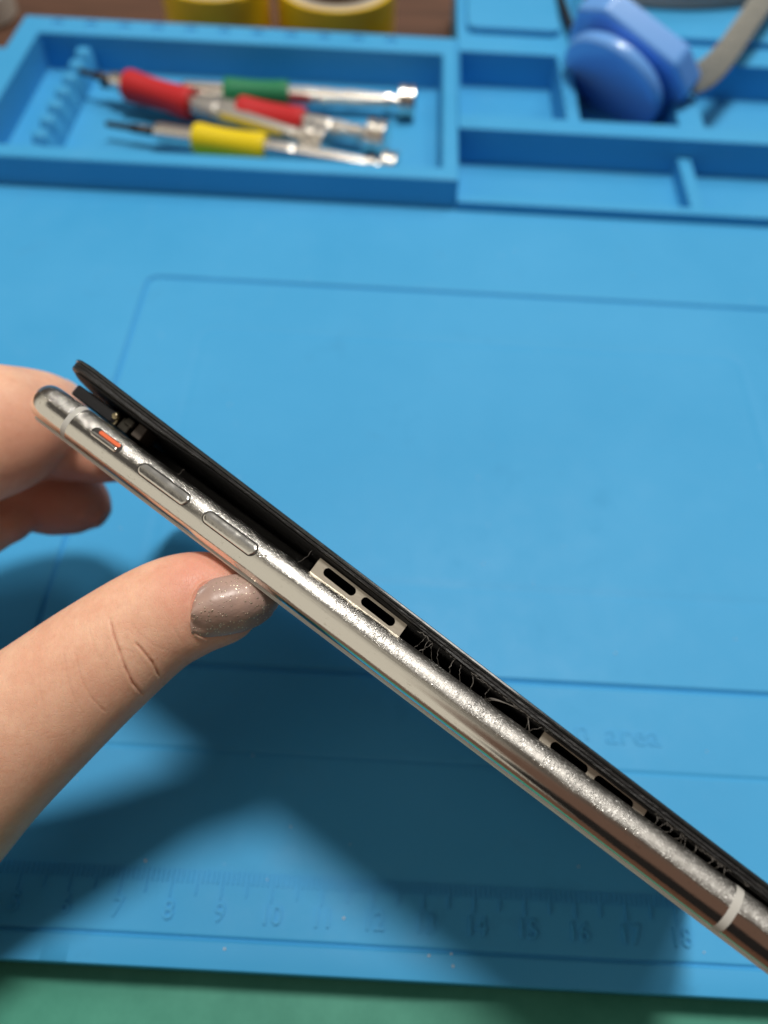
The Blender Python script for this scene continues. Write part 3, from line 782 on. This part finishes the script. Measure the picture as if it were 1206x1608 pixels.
tot = np.zeros(nvx); sel_ = np.where(np.linalg.norm(co - np.array(tip_c), axis=1) < .030)[0]; sub_ = co[sel_]
for P3, w_, dep in cl:
    best = np.full(len(sel_), 9.0); bt = np.zeros(len(sel_)); ns = len(P3) - 1
    for i in range(ns):
        a = np.array(P3[i]); d_ = np.array(P3[i + 1]) - a; t = np.clip(((sub_ - a) @ d_) / (d_ @ d_), 0, 1)
        dd = np.linalg.norm(sub_ - (a + t[:, None] * d_), axis=1); u_ = dd < best; best[u_] = dd[u_]; bt[u_] = ((i + t) / ns)[u_]
    x = best / w_
    tot[sel_] += dep * (-np.exp(-x * x * 1.6) + .12 * np.exp(-((x - 2.6) ** 2) * .5)) * np.minimum(1, 4 * np.sin(np.pi * np.clip(bt, .03, .97)))
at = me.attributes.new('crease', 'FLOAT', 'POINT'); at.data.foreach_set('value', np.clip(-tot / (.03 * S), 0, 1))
co += nr * tot[:, None]; me.vertices.foreach_set('co', co.ravel()); me.update()
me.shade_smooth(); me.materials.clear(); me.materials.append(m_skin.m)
tag(raw, "person's hand reaching in from the left, thumb and fingers pinching the tilted phone", 'person')
raw.name = 'person'
# skin colour, with shade painted into creases and rear fingers
M = m_skin
def sphere_mask(c, r0, r1):
    co_ = M.n('ShaderNodeTexCoord'); vm = M.n('ShaderNodeVectorMath', operation='DISTANCE'); vm.inputs[1].default_value = c * S
    M.link(co_.outputs['Object'], vm.inputs[0]); return M.map(vm.outputs['Value'], r0 * S, r1 * S, 1, 0, True)
blot = M.map(M.noise(1.9, 6, .7), .38, .62, 0, 1)
c = M.mix(blot, (.88, .54, .38), (.81, .45, .31))
c = M.mix(M.math('MULTIPLY', M.map(M.noise(9, 6, .8), .52, .72, 0, 1), .30), c, (.66, .30, .19))
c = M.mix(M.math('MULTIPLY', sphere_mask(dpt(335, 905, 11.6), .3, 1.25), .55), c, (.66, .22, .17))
c = M.mix(M.math('MULTIPLY', sphere_mask(dpt(60, 690, 13.8), .2, 1.3), .45), c, (.62, .26, .18))  # shade of the left fingers mixed in as darker red
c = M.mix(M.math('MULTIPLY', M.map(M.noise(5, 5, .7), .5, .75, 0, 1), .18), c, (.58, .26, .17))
ca = M.n('ShaderNodeAttribute', attribute_name='crease'); c = M.mix(M.math('MULTIPLY', ca.outputs['Fac'], .55), c, (.46, .20, .12))  # creases: redder skin plus their shade painted into the colour
c = M.mix(M.math('MULTIPLY', sphere_mask(dpt(115, 790, 16.3), .7, 2.4), .7), c, (.50, .17, .12))  # dark red mix paints the shade on the ring and rear fingers
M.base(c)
vo = M.n('ShaderNodeTexVoronoi', feature='DISTANCE_TO_EDGE'); vo.inputs['Scale'].default_value = 12
nd = M.n('ShaderNodeTexNoise'); nd.inputs['Scale'].default_value = 5; nd.inputs['Detail'].default_value = 4; cc_ = M.coord((1.5, .62, 1)); cc_.node.inputs['Rotation'].default_value = (0, 0, math.radians(-38)); M.link(cc_, nd.inputs['Vector'])
ad = M.n('ShaderNodeVectorMath', operation='ADD'); M.link(cc_, ad.inputs[0]); sc_ = M.n('ShaderNodeVectorMath', operation='SCALE'); sc_.inputs['Scale'].default_value = .28; M.link(nd.outputs['Color'], sc_.inputs[0]); M.link(sc_.outputs[0], ad.inputs[1]); M.link(ad.outputs[0], vo.inputs['Vector'])
ln = M.map(vo.outputs['Distance'], 0, .10, 0, 1, True)
b_ = M.bump(ln, .005, .42)
b_ = M.bump(M.noise(24, 4, .7), .006, .5, b_)
b_ = M.bump(M.noise(6, 3, .6, (2, .6, 1)), .012, .25, b_)
# thumb nail
def bilin(s_, t):    # s along the nail (0 base .. 1 tip), t across (-1 upper .. 1 lower)
    rows = [(300, 963, 14), (306, 960, 36), (326, 955, 47), (360, 950, 49), (390, 947, 46), (414, 945, 37), (430, 944, 24), (437, 944, 3)]
    x = s_ * (len(rows) - 1); i = min(int(x), len(rows) - 2); q = x - i; a, b = rows[i], rows[i + 1]
    u = a[0] + (b[0] - a[0]) * q; v0 = a[1] + (b[1] - a[1]) * q; w_ = a[2] + (b[2] - a[2]) * q
    return u - t * w_ * .16, v0 + t * w_ - abs(t) ** 3 * 0
NS, NT = 44, 30; top = []; 
ok = True
rows_ = []
for i in range(NS + 1):
    r_ = []
    for j in range(NT + 1):
        s_ = 1 - (1 - i / NS) ** 1.0; t = -1 + 2 * j / NT
        u, v0 = bilin(s_, t); h_ = hit(min(u, 431), v0) if False else hit(u, v0)
        r_.append((h_[0], h_[1], s_, t, u, v0))
    rows_.append(r_)
vv = []; ff = []
last = None
for i, r_ in enumerate(rows_):
    for j, (p_, nn, s_, t, u, v0) in enumerate(r_):
        dep_c = 12.0 - .83 + .22 * max(0, s_ - .3)               # nail plate: its own shallow arch in depth
        arch = .34 * t * t * (1 - .2 * s_)
        z_n = dep_c + arch + (.55 * s_ ** 3)
        if p_ is not None:
            zc_ = ((p_ / S) - CC).dot(CF); z_n = min(z_n, zc_ - .012) if abs(t) > .9 or s_ < .03 else min(z_n, zc_ - .045)
        vv.append(dpt(u, v0, z_n))
nv = len(vv)
for p_ in list(vv): vv.append(p_ + (p_ - CC).normalized() * .05)
w1 = NT + 1
for i in range(NS):
    for j in range(NT): a = i * w1 + j; ff.append((a, a + 1, a + w1 + 1, a + w1)); ff.append((nv + a, nv + a + w1, nv + a + w1 + 1, nv + a + 1))
rim = [j for j in range(w1)] + [i * w1 + NT for i in range(1, NS + 1)] + [NS * w1 + j for j in range(NT - 1, -1, -1)] + [i * w1 for i in range(NS - 1, 0, -1)]
for k in range(len(rim)): a, b = rim[k], rim[(k + 1) % len(rim)]; ff.append((a, b, nv + b, nv + a))
m_nail = Mat('glitter_nail_polish', (.30, .20, .18), .42, Coat_Weight=.25, Coat_Roughness=.3)
M = m_nail
vo = M.n('ShaderNodeTexVoronoi'); vo.inputs['Scale'].default_value = 20; M.link(M.coord(), vo.inputs['Vector'])
fl_ = M.map(vo.outputs['Distance'], .20, .30, 1, 0); rnd = M.n('ShaderNodeSeparateColor'); M.link(vo.outputs['Color'], rnd.inputs[0])
sel = M.math('GREATER_THAN', rnd.outputs[0], .35); fl_ = M.math('MULTIPLY', fl_, sel)
base = M.mix(M.map(M.noise(2.2, 3), .35, .65, 0, 1), (.47, .31, .25), (.36, .25, .22))
M.base(M.mix(fl_, base, (.95, .80, .62))); M.link(fl_, M.b.inputs['Metallic'])
b_ = M.bump(M.math('MULTIPLY', rnd.outputs[1], fl_), .02, 1.)
M.bump(M.noise(5, 3, .6), .03, .5, b_)
nail = obj('thumbnail', vv, ff, m_nail, raw, smooth=True)
smn = nail.modifiers.new('s', 'SMOOTH'); smn.factor = .5; smn.iterations = 3
